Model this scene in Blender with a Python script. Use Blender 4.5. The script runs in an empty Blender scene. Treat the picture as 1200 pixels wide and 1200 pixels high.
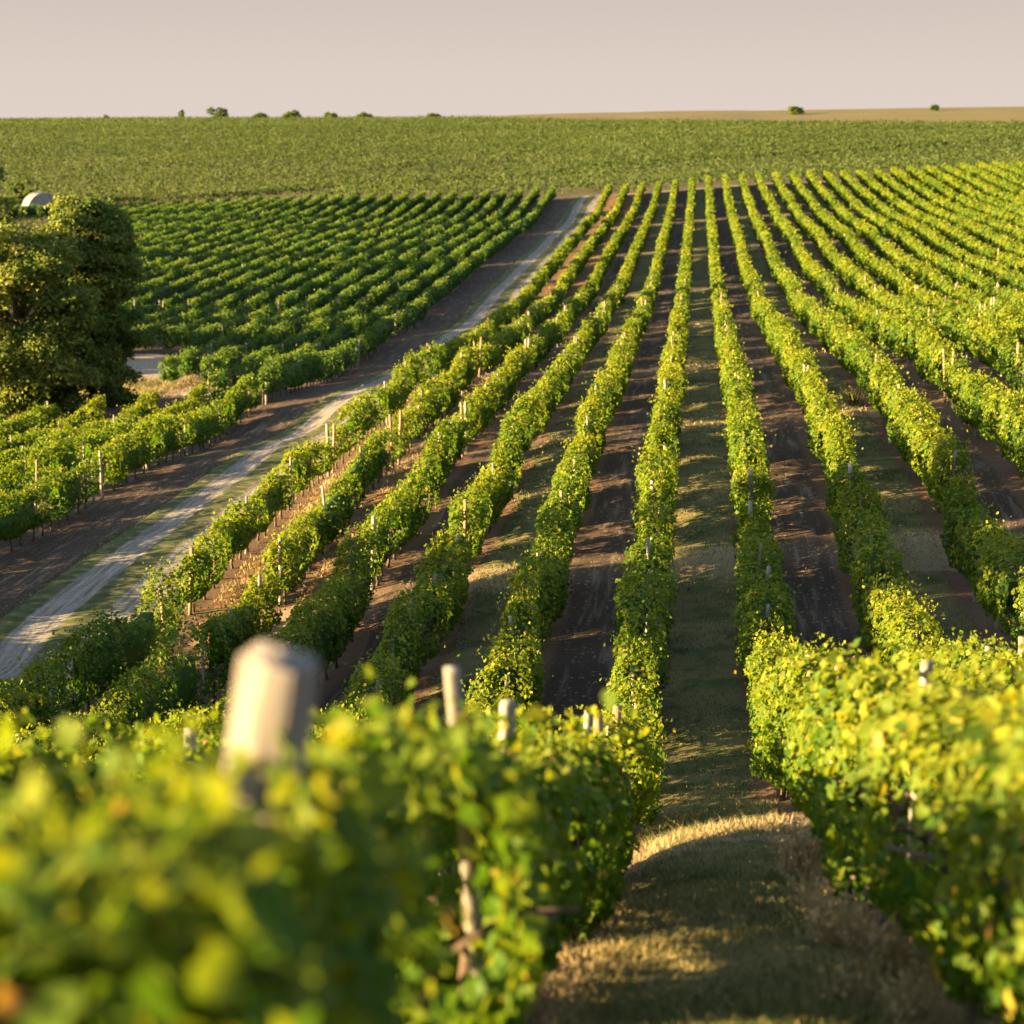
import bpy, math, random
import numpy as np
from mathutils import Vector
R = math.radians
rng = np.random.default_rng(7)
random.seed(7)
sc = bpy.context.scene
Z0 = 16.0                                   # eye level above world zero
# ------------------------------------------------------------------ camera
F = 2240.0                                  # focal length in pixels of a 1200 px frame
PIT = math.atan(465 / F)
YAW = math.atan(220 / F * math.cos(PIT))
cam = bpy.data.cameras.new('camera')
cam.sensor_width = 36; cam.lens = 36 * F / 1200
cam.clip_start = 0.3; cam.clip_end = 6000
cam.dof.use_dof = True; cam.dof.focus_distance = 36.0
cam.dof.aperture_fstop = 1.5
cam.dof.aperture_blades = 0
co = bpy.data.objects.new('camera', cam); sc.collection.objects.link(co)
co.location = (0, 0, Z0); co.rotation_euler = (math.pi / 2 - PIT, 0, YAW)
sc.camera = co
# ------------------------------------------------------------------ world, sun, exposure
SUN_EL, SUN_AZ = R(11), R(180 + 74)         # azimuth clockwise from +Y: from the left, a little behind
sdir = Vector((math.sin(SUN_AZ) * math.cos(SUN_EL), math.cos(SUN_AZ) * math.cos(SUN_EL), math.sin(SUN_EL)))
w = bpy.data.worlds.new('World'); sc.world = w; w.use_nodes = True
nt = w.node_tree; nt.nodes.clear()
def N(t, tree, **kw):
    n = tree.nodes.new(t)
    for k, v in kw.items(): setattr(n, k, v)
    return n
out = N('ShaderNodeOutputWorld', nt); bg = N('ShaderNodeBackground', nt); bg.inputs[1].default_value = 0.06
sky = N('ShaderNodeTexSky', nt); sky.sky_type = 'NISHITA'; sky.sun_disc = False
sky.sun_elevation = SUN_EL; sky.sun_rotation = SUN_AZ; sky.dust_density = 2.0; sky.air_density = 1.0
tc = N('ShaderNodeTexCoord', nt); sep = N('ShaderNodeSeparateXYZ', nt)
nt.links.new(tc.outputs['Generated'], sep.inputs[0])
hz = N('ShaderNodeValToRGB', nt)            # hazy evening band low over the horizon
SK = 1 / (0.06 * 2 ** 2.95)
e = hz.color_ramp.elements
e[0].position = 0.0; e[0].color = (0.752, 0.640, 0.578, 1)
e[1].position = 0.42; e[1].color = (0.62, 0.72, 0.80, 1)
for p, c in ((0.022, (0.735, 0.625, 0.560)), (0.065, (0.640, 0.545, 0.490)), (0.16, (0.58, 0.57, 0.57))):
    x = e.new(p); x.color = (*c, 1)
nt.links.new(sep.outputs['Z'], hz.inputs[0])
sc10 = N('ShaderNodeMix', nt, data_type='RGBA', blend_type='MULTIPLY'); sc10.inputs['Factor'].default_value = 1
nt.links.new(hz.outputs[0], sc10.inputs['A']); sc10.inputs['B'].default_value = (SK, SK, SK, 1)
mr = N('ShaderNodeMapRange', nt); mr.interpolation_type = 'SMOOTHSTEP'
mr.inputs['From Min'].default_value = 0.10; mr.inputs['From Max'].default_value = 0.55
mr.inputs['To Min'].default_value = 1.0; mr.inputs['To Max'].default_value = 0.35
nt.links.new(sep.outputs['Z'], mr.inputs['Value'])
mx = N('ShaderNodeMix', nt, data_type='RGBA')
nt.links.new(mr.outputs[0], mx.inputs['Factor']); nt.links.new(sky.outputs[0], mx.inputs['A']); nt.links.new(sc10.outputs['Result'], mx.inputs['B'])
nt.links.new(mx.outputs['Result'], bg.inputs[0]); nt.links.new(bg.outputs[0], out.inputs[0])
sl = bpy.data.lights.new('sun', 'SUN'); sl.energy = 5.0; sl.angle = R(0.5); sl.color = (1.0, 0.68, 0.30)
so = bpy.data.objects.new('sun', sl); sc.collection.objects.link(so)
so.rotation_euler = (-sdir).to_track_quat('-Z', 'Y').to_euler(); so.location = (-60, -20, 60)
sc.view_settings.view_transform = 'Standard'; sc.view_settings.look = 'None'
sc.view_settings.exposure = 2.95; sc.view_settings.gamma = 1.0
sc.cycles.use_denoising = True
sc.cycles.volume_bounces = 0; sc.cycles.max_bounces = 6; sc.cycles.diffuse_bounces = 3; sc.cycles.transmission_bounces = 3; sc.cycles.glossy_bounces = 2
sc.cycles.sample_clamp_indirect = 6
sc.cycles.use_adaptive_sampling = True; sc.cycles.adaptive_threshold = 0.02

# ------------------------------------------------------------------ helpers
SP = 2.5; XA = -0.383 * SP                  # row spacing; x of the row left of the grass lane
def rowx(k): return XA + k * SP
def link(o, parent=None):
    sc.collection.objects.link(o)
    if parent is not None: o.parent = parent
    return o
def tag(o, label=None, cat=None, group=None, kind=None):
    if label: o['label'] = label
    if cat: o['category'] = cat
    if group: o['group'] = group
    if kind: o['kind'] = kind
    return o
def empty(name, loc):
    o = bpy.data.objects.new(name, None); o.location = loc; o.empty_display_size = .3
    return link(o)
def mesh_np(name, V, sizes, loops, tint=None, mats=(), matidx=None, smooth=False):
    """mesh from flat arrays: V (n,3), sizes of each polygon, loop vertex indices"""
    me = bpy.data.meshes.new(name)
    V = np.ascontiguousarray(V, np.float32)
    me.vertices.add(len(V)); me.vertices.foreach_set('co', V.ravel())
    me.loops.add(len(loops)); me.loops.foreach_set('vertex_index', np.asarray(loops, np.int32))
    me.polygons.add(len(sizes))
    st = np.concatenate(([0], np.cumsum(sizes)[:-1])).astype(np.int32)
    me.polygons.foreach_set('loop_start', st)
    for m in mats: me.materials.append(m)
    if matidx is not None: me.polygons.foreach_set('material_index', np.asarray(matidx, np.int32))
    if smooth: me.polygons.foreach_set('use_smooth', np.ones(len(sizes), bool))
    if tint is not None:
        a = me.attributes.new('tint', 'FLOAT', 'POINT'); a.data.foreach_set('value', np.asarray(tint, np.float32))
    me.update(calc_edges=True)
    return me
class Geo:
    """collects polygons of several shapes into one mesh"""
    def __init__(s): s.v = []; s.sz = []; s.lp = []; s.t = []; s.mi = []; s.n = 0
    def add(s, V, faces_sizes, loops, tint=None, mi=0):
        s.v.append(np.asarray(V, np.float32)); s.sz.append(np.asarray(faces_sizes, np.int32)); s.lp.append(np.asarray(loops, np.int64) + s.n)
        s.t.append(np.full(len(V), .5) if tint is None else np.asarray(tint, float)); s.mi.append(np.full(len(faces_sizes), mi)); s.n += len(V)
    def tube(s, pts, rad, seg=6, tint=.5, mi=0, cap=True):
        pts = np.asarray(pts, float); n = len(pts); V = []
        for i in range(n):
            d = pts[min(i + 1, n - 1)] - pts[max(i - 1, 0)]; d /= np.linalg.norm(d) + 1e-9
            a = np.cross(d, (0, 1, 0) if abs(d[1]) < .9 else (1, 0, 0)); a /= np.linalg.norm(a); b = np.cross(d, a)
            for j in range(seg):
                t = 2 * math.pi * j / seg; V.append(pts[i] + rad[i] * (math.cos(t) * a + math.sin(t) * b))
        L = []; S_ = []
        for i in range(n - 1):
            for j in range(seg):
                k = (j + 1) % seg; L += [i * seg + j, i * seg + k, (i + 1) * seg + k, (i + 1) * seg + j]; S_.append(4)
        if cap:
            L += list(range((n - 1) * seg, n * seg)); S_.append(seg)
            L += list(range(seg - 1, -1, -1)); S_.append(seg)
        s.add(V, S_, L, np.full(len(V), tint), mi)
    def mesh(s, name, mats, smooth=False):
        return mesh_np(name, np.concatenate(s.v), np.concatenate(s.sz), np.concatenate(s.lp), np.concatenate(s.t), mats, np.concatenate(s.mi), smooth)
def obj(name, me, parent=None, loc=None):
    o = bpy.data.objects.new(name, me)
    if loc is not None: o.location = loc
    return link(o, parent)
def vnoise(x, scale, seed):
    """smooth 1-D value noise, -1..1"""
    r = np.random.default_rng(seed).uniform(-1, 1, 4096)
    t = np.asarray(x) / scale + 1000.0; i = np.floor(t).astype(int); f = t - i; f = f * f * (3 - 2 * f)
    return r[i % 4096] * (1 - f) + r[(i + 1) % 4096] * f
def vnoise2(x, y, scale, seed):
    r = np.random.default_rng(seed).uniform(-1, 1, (256, 256))
    X = np.asarray(x) / scale + 5000.; Y = np.asarray(y) / scale + 5000.
    i = np.floor(X).astype(int); j = np.floor(Y).astype(int); f = X - i; g = Y - j; f = f * f * (3 - 2 * f); g = g * g * (3 - 2 * g)
    i0 = i % 256; i1 = (i + 1) % 256; j0 = j % 256; j1 = (j + 1) % 256
    return (r[i0, j0] * (1 - f) + r[i1, j0] * f) * (1 - g) + (r[i0, j1] * (1 - f) + r[i1, j1] * f) * g

# ------------------------------------------------------------------ terrain height (survey points, thin-plate fit)
CAN = 1.85                                   # canopy top above ground
SV = {-5: [(302.8, -10.31), (214.4, -12.74), (177, -13.11), (158.4, -13.29), (143.3, -13.5), (131.9, -13.03), (113.3, -12.58), (98.9, -11.9), (87.9, -11.19), (79.5, -11.23), (71, -11.39), (57.1, -11.18), (48.5, -11.4), (46.2, -12.0), (41.2, -11.65), (35.8, -11.36)],
 -4: [(303.5, -10.06), (255, -12.34), (190.9, -12.6), (158.1, -13.1), (129, -12.55), (113.9, -12.27), (96.7, -11.08), (84.1, -11.37), (71.5, -10.9), (57.6, -11.23), (49.6, -11.2), (43.2, -11.7), (36.5, -11.36)],
 -3: [(303, -9.9), (247.6, -11.75), (174.4, -12.27), (142.3, -12.73), (111.4, -11.72), (90.9, -11.02), (61.6, -10.31), (51.1, -10.55), (45.7, -11.08), (39.1, -11.05)],
 -2: [(303, -9.7), (235.2, -11.67), (165.4, -12.57), (123.5, -11.97), (95.5, -10.98), (81, -10.53), (68.4, -10.05), (62, -10.05), (50, -9.91), (46, -10.3), (39.5, -10.16)],
 -1: [(303.9, -9.52), (175.7, -12.5), (122.6, -11.86), (97.2, -10.93), (79.6, -10.39), (65, -9.6), (49.7, -9.75), (42.7, -10.04), (36.5, -10.0)],
 2: [(300, -8.8), (108.9, -10.38), (90.2, -9.46), (71.7, -8.88), (61.4, -8.84), (49.5, -8.75), (40.9, -9.31), (34.6, -9.10)],
 3: [(300, -8.65), (181.2, -10.7), (134.8, -11.04), (99.6, -9.9), (77.4, -8.78), (59.6, -8.55), (49, -8.52), (45, -9.1), (39.3, -8.88)],
 4: [(300, -8.5), (254, -10), (180.5, -11), (134.5, -10.9), (106.1, -10.29), (91.9, -9.31), (81, -8.62), (66.3, -8.3), (53.6, -7.88)],
 5: [(300, -8.3), (248.7, -9.7), (189.8, -10.74), (126.4, -10.87)],
 9: [(300, -8.06), (246.4, -9.7)], 13: [(298.6, -7.28)], 17: [(301, -6.87)],
 -8.417: [(216, -13.2), (185, -13.6), (154, -14.2), (136, -14.0), (126, -14.4), (113, -14.0), (101, -13.0), (84, -13.0), (71, -12.2), (62, -12.2)],
 -9.417: [(222, -13.3), (176, -14.1), (150, -14.8), (138, -14.4), (89, -13.4), (71, -12.5)],
 -12.417: [(118, -14.6), (91, -13.9)]}
cyw, syw, cp, sp_ = math.cos(YAW), math.sin(YAW), math.cos(PIT), math.sin(PIT)
FW = np.array([-syw * cp, cyw * cp, -sp_]); RT = np.array([cyw, syw, 0.0]); UP = np.cross(RT, FW)
def step(Y, X=0): 
    t = np.clip((Y - 45.2) / 3.0, 0, 1); return 0.40 * t * t * (3 - 2 * t) * np.exp(-((np.asarray(X) + 3) / 22.0) ** 4)
P = []
for k, l in SV.items():
    for y, z in l: P.append((rowx(k), y, z - CAN))
# ground seen directly, and anchors outside the view
P += [(0.3, 0, -2.15), (-1, 4.7, -3.25), (0.4, 10.5, -5.05), (0.4, 15, -6.4), (0.3, 20.8, -8.0), (0.3, 24.5, -9.15), (-1, 24.5, -9.85), (-1, 27.5, -10.7), (-1, 31, -11.5), (0.3, 30, -11.2),
      (-1, 13.2, -6.15), (-1, 17.8, -7.7), (-1, 20.5, -8.5), (-3.5, 10, -5.25), (-3.5, 14, -6.6), (-3.5, 19, -8.9), (-3.5, 26, -11.0), (-6, 27, -11.4), (1.5, 9, -4.55), (1.5, 15, -6.2), (-6, 20, -9.5), (4, 20, -7.6), (4, 10, -4.6), (-10, 28, -11.6),
      (0.3, 36, -11.55), (0.3, 42, -11.45), (0.3, 50, -11.05), (0.3, 60, -11.0), (0.3, 72, -11.3), (0.3, 85, -11.9), (0.3, 95, -12.5), (0.3, 120, -13.4), (0.3, 150, -13.9), (0.3, 200, -13.3),
      (-16, 40, -13.2), (-16, 57, -13.2), (-16, 75, -13.3), (-18, 100, -14.3), (-25, 30, -13.0), (-22, 48, -13.6),
      (-45, 30, -13.5), (-60, 80, -16.0), (-35, 104, -15.8), (-45, 130, -16.2), (-60, 180, -16.2), (-80, 120, -17), (-70, 240, -15.4), (-91, 297, -15.1), (-50, 297, -13.2), (-110, 230, -16),
      (30, 10, -3.5), (30, 40, -8), (40, 80, -8.2), (35, 150, -11.5), (60, 220, -9.5), (-15, 0, -3.5), (15, 0, -1.6), (0, -20, 1.2), (-30, -10, -3), (30, -10, 0),
      (-100, 335, -15.6), (-50, 335, -13.0), (0, 335, -11.0), (60, 335, -7.9), (-170, 335, -16),
      (-110, 420, -12.2), (-40, 420, -9.6), (0, 420, -9.0), (80, 420, -5.5),
      (-160, 560, -7.4), (0, 560, -5.6), (110, 560, -2.6),
      (-200, 730, -2.6), (-100, 730, -2.5), (0, 730, -1.7), (80, 730, -0.3), (160, 730, 1.6), (300, 730, 2), (-350, 730, -4),
      (-200, 820, -3.0), (-110, 800, -1.9), (-75, 800, 0.3), (-30, 800, 1.2), (0, 800, 1.5), (40, 800, 2.0), (120, 790, 3.2), (200, 790, 3.6), (105, 640, -0.9), (0, 1100, -14), (300, 1100, -12), (-300, 1100, -16), (0, 1800, -40), (500, 1800, -40), (-500, 1800, -40)]
P = np.array(P, float)
def uv(X, Y): 
    Yc = np.maximum(Y, -24) + 32; return 2.2 * np.log(Yc), 1.6 * X / (Yc + 8)
PU, PV = uv(P[:, 0], P[:, 1]); PZ = P[:, 2] - step(P[:, 1], P[:, 0])
def tk(r2): return 0.5 * r2 * np.log(np.maximum(r2, 1e-12))
n = len(P); K = tk((PU[:, None] - PU) ** 2 + (PV[:, None] - PV) ** 2)
A = np.zeros((n + 3, n + 3)); A[:n, :n] = K + 0.0022 * np.eye(n); A[:n, n] = 1; A[:n, n + 1] = PU; A[:n, n + 2] = PV; A[n:, :n] = A[:n, n:].T
WT = np.linalg.solve(A, np.concatenate((PZ, np.zeros(3))))
def ground(X, Y):
    X = np.asarray(X, float); Y = np.asarray(Y, float); X, Y = np.broadcast_arrays(X, Y); sh = X.shape; X = X.ravel(); Y = Y.ravel()
    o = np.empty(len(X))
    for i in range(0, len(X), 20000):
        u, v = uv(X[i:i + 20000], Y[i:i + 20000])
        o[i:i + 20000] = WT[n] + WT[n + 1] * u + WT[n + 2] * v + tk((u[:, None] - PU) ** 2 + (v[:, None] - PV) ** 2) @ WT[:n]
    z = o + step(Y, X) + Z0
    return z.reshape(sh)
def gz(x, y): return float(ground(np.array([x]), np.array([y]))[0])

# ------------------------------------------------------------------ materials
def mat(name):
    m = bpy.data.materials.new(name); m.use_nodes = True; t = m.node_tree; t.nodes.clear()
    return m, t
def ramp(t, stops, interp='LINEAR'):
    r = N('ShaderNodeValToRGB', t); r.color_ramp.interpolation = interp; e = r.color_ramp.elements
    e[0].position, e[0].color = stops[0][0], (*stops[0][1], 1); e[1].position, e[1].color = stops[-1][0], (*stops[-1][1], 1)
    for p, c in stops[1:-1]: x = e.new(p); x.color = (*c, 1)
    return r
def leaf_mat(name, stops, trans=1.0, tmul=(1.45, 1.4, .45), rough=.55, spec=.12):
    m, t = mat(name); L = t.links.new
    o = N('ShaderNodeOutputMaterial', t); at = N('ShaderNodeAttribute', t); at.attribute_name = 'tint'
    r = ramp(t, stops); L(at.outputs['Fac'], r.inputs[0])
    pb = N('ShaderNodeBsdfPrincipled', t); pb.inputs['Roughness'].default_value = rough; pb.inputs['Specular IOR Level'].default_value = spec
    L(r.outputs[0], pb.inputs['Base Color'])
    tr = N('ShaderNodeBsdfTranslucent', t); mu = N('ShaderNodeMix', t, data_type='RGBA', blend_type='MULTIPLY'); mu.inputs['Factor'].default_value = 1
    L(r.outputs[0], mu.inputs['A']); mu.inputs['B'].default_value = (*tmul, 1); L(mu.outputs['Result'], tr.inputs[0])
    ad = N('ShaderNodeMixShader', t); ad.inputs[0].default_value = .42 * trans; L(pb.outputs[0], ad.inputs[1]); L(tr.outputs[0], ad.inputs[2])
    L(ad.outputs[0], o.inputs[0]); return m
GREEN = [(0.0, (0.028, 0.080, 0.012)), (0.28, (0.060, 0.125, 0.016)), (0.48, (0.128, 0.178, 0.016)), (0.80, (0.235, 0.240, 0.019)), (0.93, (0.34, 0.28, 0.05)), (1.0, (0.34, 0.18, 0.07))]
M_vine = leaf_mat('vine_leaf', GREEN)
M_cool = leaf_mat('vine_leaf_cool_shade', [(0.0, (0.026, 0.070, 0.020)), (0.28, (0.044, 0.106, 0.026)), (0.48, (0.080, 0.142, 0.028)), (0.80, (0.16, 0.195, 0.030)), (1.0, (0.28, 0.17, 0.06))])  # cooler, darker copy of the vine leaf; hollow's shade partly put into the colour
M_far = leaf_mat('far_vine_leaf', [(0.0, (0.040, 0.070, 0.022)), (0.6, (0.080, 0.112, 0.032)), (1.0, (0.125, 0.142, 0.046))])
M_tree = leaf_mat('tree_leaf', [(0.0, (0.058, 0.105, 0.028)), (0.6, (0.130, 0.180, 0.042)), (0.9, (0.225, 0.235, 0.06)), (1.0, (0.20, 0.14, 0.05))], trans=.9)
M_straw = leaf_mat('dry_grass', [(0.0, (0.045, 0.08, 0.022)), (0.35, (0.12, 0.13, 0.045)), (0.7, (0.36, 0.28, 0.14)), (1.0, (0.50, 0.40, 0.24))], trans=.6, tmul=(1, 1, .9), rough=.7, spec=.1)
def solid(name, c1, c2, scale=8, rough=.85, stretch=(1, 1, 1), bump=.3):
    m, t = mat(name); L = t.links.new
    o = N('ShaderNodeOutputMaterial', t); pb = N('ShaderNodeBsdfPrincipled', t); pb.inputs['Roughness'].default_value = rough
    tc = N('ShaderNodeTexCoord', t); mp = N('ShaderNodeMapping', t); mp.inputs['Scale'].default_value = stretch; L(tc.outputs['Object'], mp.inputs[0])
    nz = N('ShaderNodeTexNoise', t); nz.inputs['Scale'].default_value = scale; nz.inputs['Detail'].default_value = 5; L(mp.outputs[0], nz.inputs['Vector'])
    r = ramp(t, [(.3, c1), (.7, c2)]); L(nz.outputs['Fac'], r.inputs[0]); L(r.outputs[0], pb.inputs['Base Color'])
    b = N('ShaderNodeBump', t); b.inputs['Strength'].default_value = bump; b.inputs['Distance'].default_value = .02; L(nz.outputs['Fac'], b.inputs['Height']); L(b.outputs[0], pb.inputs['Normal'])
    L(pb.outputs[0], o.inputs[0]); return m
M_post = solid('weathered_wood', (0.16, 0.14, 0.125), (0.33, 0.30, 0.275), 30, .8, (1, 1, .08))
M_thick = solid('cracked_wood', (0.06, 0.052, 0.046), (0.30, 0.275, 0.26), 40, .85, (1, 1, .05), .8)
M_stake = solid('brown_wood', (0.20, 0.13, 0.08), (0.34, 0.23, 0.14), 30, .85, (1, 1, .08))
M_bark = solid('vine_bark', (0.05, 0.035, 0.025), (0.13, 0.09, 0.06), 25, .95, (1, 1, .2))
M_tbark = solid('tree_bark', (0.06, 0.045, 0.03), (0.14, 0.10, 0.07), 12, .95, (1, 1, .2))
M_wire = solid('wire_steel', (0.25, 0.25, 0.25), (0.35, 0.35, 0.35), 3, .5)
M_film = solid('white_film', (0.24, 0.24, 0.235), (0.32, 0.32, 0.31), 2, .6)
M_bar = solid('galvanised_tube', (0.35, 0.35, 0.35), (0.5, 0.5, 0.5), 3, .45)

# ground: strips between the rows told by the x coordinate, noise everywhere
def ground_mat():
    m, t = mat('vineyard_ground'); L = t.links.new
    o = N('ShaderNodeOutputMaterial', t); pb = N('ShaderNodeBsdfPrincipled', t); pb.inputs['Roughness'].default_value = .95; pb.inputs['Specular IOR Level'].default_value = .15
    tc = N('ShaderNodeTexCoord', t); se = N('ShaderNodeSeparateXYZ', t); L(tc.outputs['Object'], se.inputs[0])
    def noise(scale, det=4, rough=.55, vec=None):
        q = N('ShaderNodeTexNoise', t); q.inputs['Scale'].default_value = scale; q.inputs['Detail'].default_value = det; q.inputs['Roughness'].default_value = rough
        L(vec or tc.outputs['Object'], q.inputs['Vector']); return q.outputs['Fac']
    def mth(op, a, b=None, c=None):
        q = N('ShaderNodeMath', t, operation=op)
        for i, v in enumerate((a, b, c)):
            if v is None: continue
            if isinstance(v, (int, float)): q.inputs[i].default_value = v
            else: L(v, q.inputs[i])
        return q.outputs[0]
    def sstep(v, a, b):
        q = N('ShaderNodeMapRange', t); q.interpolation_type = 'SMOOTHSTEP'; L(v, q.inputs['Value']); q.inputs['From Min'].default_value = a; q.inputs['From Max'].default_value = b; return q.outputs[0]
    def mixc(f, a, b):
        q = N('ShaderNodeMix', t, data_type='RGBA')
        if isinstance(f, (int, float)): q.inputs['Factor'].default_value = f
        else: L(f, q.inputs['Factor'])
        for nm, v in (('A', a), ('B', b)):
            if isinstance(v, tuple): q.inputs[nm].default_value = (*v, 1)
            else: L(v, q.inputs[nm])
        return q.outputs['Result']
    n1 = noise(1.1, 5); n2 = noise(7, 5, .65); n3 = noise(40, 4, .7); nl = noise(.22, 3)
    mp = N('ShaderNodeMapping', t); mp.inputs['Scale'].default_value = (5, .35, 1); L(tc.outputs['Object'], mp.inputs[0]); ns = noise(1.0, 4, .6, mp.outputs[0])  # wheel streaks along the lanes
    xw = mth('ADD', se.outputs['X'], mth('MULTIPLY', mth('SUBTRACT', n2, .5), .45))
    u = mth('DIVIDE', mth('SUBTRACT', xw, XA), SP); ui = mth('FLOOR', mth('DIVIDE', mth('SUBTRACT', se.outputs['X'], XA), SP)); fr = mth('ABSOLUTE', mth('SUBTRACT', mth('FRACT', u), .5))   # .5 under the vines, 0 mid-lane
    par = mth('MODULO', mth('ADD', ui, 40), 2)               # 0 grass lane, 1 tilled lane
    soil = mixc(n2, (0.030, 0.021, 0.016), (0.085, 0.060, 0.045)); soil = mixc(sstep(ns, .50, .70), soil, (0.15, 0.115, 0.09))
    vor = N('ShaderNodeTexVoronoi', t); vor.inputs['Scale'].default_value = 5; vor.inputs['Randomness'].default_value = 1; L(tc.outputs['Object'], vor.inputs['Vector'])
    speck = mth('MULTIPLY', mth('LESS_THAN', vor.outputs['Distance'], .20), mth('GREATER_THAN', n1, .44))
    soil = mixc(mth('MULTIPLY', speck, .75), soil, (0.26, 0.19, 0.13))
    grass = mixc(sstep(n1, .33, .58), (0.048, 0.070, 0.022), (0.135, 0.120, 0.052)); grass = mixc(sstep(n2, .52, .78), grass, (0.20, 0.16, 0.085)); grass = mixc(mth('MULTIPLY', sstep(n3, .5, .8), .5), grass, (0.06, 0.06, 0.026))
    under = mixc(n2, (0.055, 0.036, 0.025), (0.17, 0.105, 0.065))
    red = mixc(sstep(n2, .35, .7), (0.11, 0.056, 0.030), (0.27, 0.145, 0.075)); red = mixc(sstep(n1, .5, .65), red, grass)
    lane = mixc(par, grass, soil)
    isred = mth('MULTIPLY', mth('LESS_THAN', ui, -3.5), mth('GREATER_THAN', ui, -5.5)); lane = mixc(isred, lane, red)
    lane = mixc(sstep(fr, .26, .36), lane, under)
    # left of the last row: verge, dark tilled belt, then rows again
    xl = mth('ADD', se.outputs['X'], mth('MULTIPLY', mth('SUBTRACT', n1, .5), 1.0))
    verge = mixc(sstep(n1, .4, .6), (0.065, 0.075, 0.026), (0.17, 0.14, 0.07))
    lane = mixc(mth('LESS_THAN', xl, -14.0), lane, mixc(sstep(n2, .4, .6), soil, (.16, .12, .085)))
    lane = mixc(mth('LESS_THAN', xl, -14.5), lane, verge)
    lane = mixc(mth('LESS_THAN', xl, -18.7), lane, soil)
    lane = mixc(mth('LESS_THAN', xl, -23.3), lane, mixc(n1, soil, under))
    # pale dry cross paths where the rows stop
    wn = N('ShaderNodeTexWhiteNoise', t); wn.noise_dimensions = '1D'; L(ui, wn.inputs['W'])
    yw = mth('ADD', mth('ADD', se.outputs['Y'], mth('MULTIPLY', mth('SUBTRACT', wn.outputs['Value'], .5), 1.2)), mth('MULTIPLY', mth('SUBTRACT', n1, .5), 2.4))
    cross = None
    for y0, wd in ((20.9, .9), (47.6, 1.0), (69.0, .8), (95.5, .9), (125, .8), (157, .8), (196, .8), (240, .8), (299, 2.2)):
        c = mth('LESS_THAN', mth('ABSOLUTE', mth('SUBTRACT', yw, y0)), wd); cross = c if cross is None else mth('MAXIMUM', cross, c)
    cross = mth('MULTIPLY', cross, mth('GREATER_THAN', se.outputs['X'], -13.8))
    dry = mixc(n2, (0.16, 0.12, 0.075), (0.34, 0.27, 0.17))
    lane = mixc(mth('MULTIPLY', cross, mth('MULTIPLY_ADD', par, -.47, .55)), lane, dry)
    # bare sandy patch beside the tree
    dx = mth('SUBTRACT', se.outputs['X'], mth('MULTIPLY_ADD', se.outputs['Y'], -.42, 15.0)); patch = mth('MULTIPLY', mth('LESS_THAN', mth('ABSOLUTE', mth('ADD', dx, mth('MULTIPLY', n1, 2.0))), 3.6), mth('MULTIPLY', mth('GREATER_THAN', yw, 107), mth('LESS_THAN', yw, 131)))
    lane = mixc(patch, lane, mixc(sstep(n2, .30, .6), (.15, .115, .075), (.40, .33, .25)))
    # beyond the vines
    far = mixc(nl, (0.06, 0.062, 0.024), (0.12, 0.10, 0.05)); lane = mixc(sstep(yw, 300, 304), lane, far)
    straw = mixc(noise(.05, 5), (0.105, 0.092, 0.040), (0.165, 0.142, 0.066)); lane = mixc(mth('MULTIPLY', sstep(mth('MULTIPLY_ADD', se.outputs['X'], 1.12, mth('ADD', yw, mth('MULTIPLY', nl, 14))), 676, 684), 1.0), lane, straw)
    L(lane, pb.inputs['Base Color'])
    hb = mth('ADD', mth('MULTIPLY', n2, .6), mth('MULTIPLY', n3, .4))
    b = N('ShaderNodeBump', t); b.inputs['Strength'].default_value = .7; b.inputs['Distance'].default_value = .08; L(hb, b.inputs['Height']); L(b.outputs[0], pb.inputs['Normal'])
    L(pb.outputs[0], o.inputs[0]); return m
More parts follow.
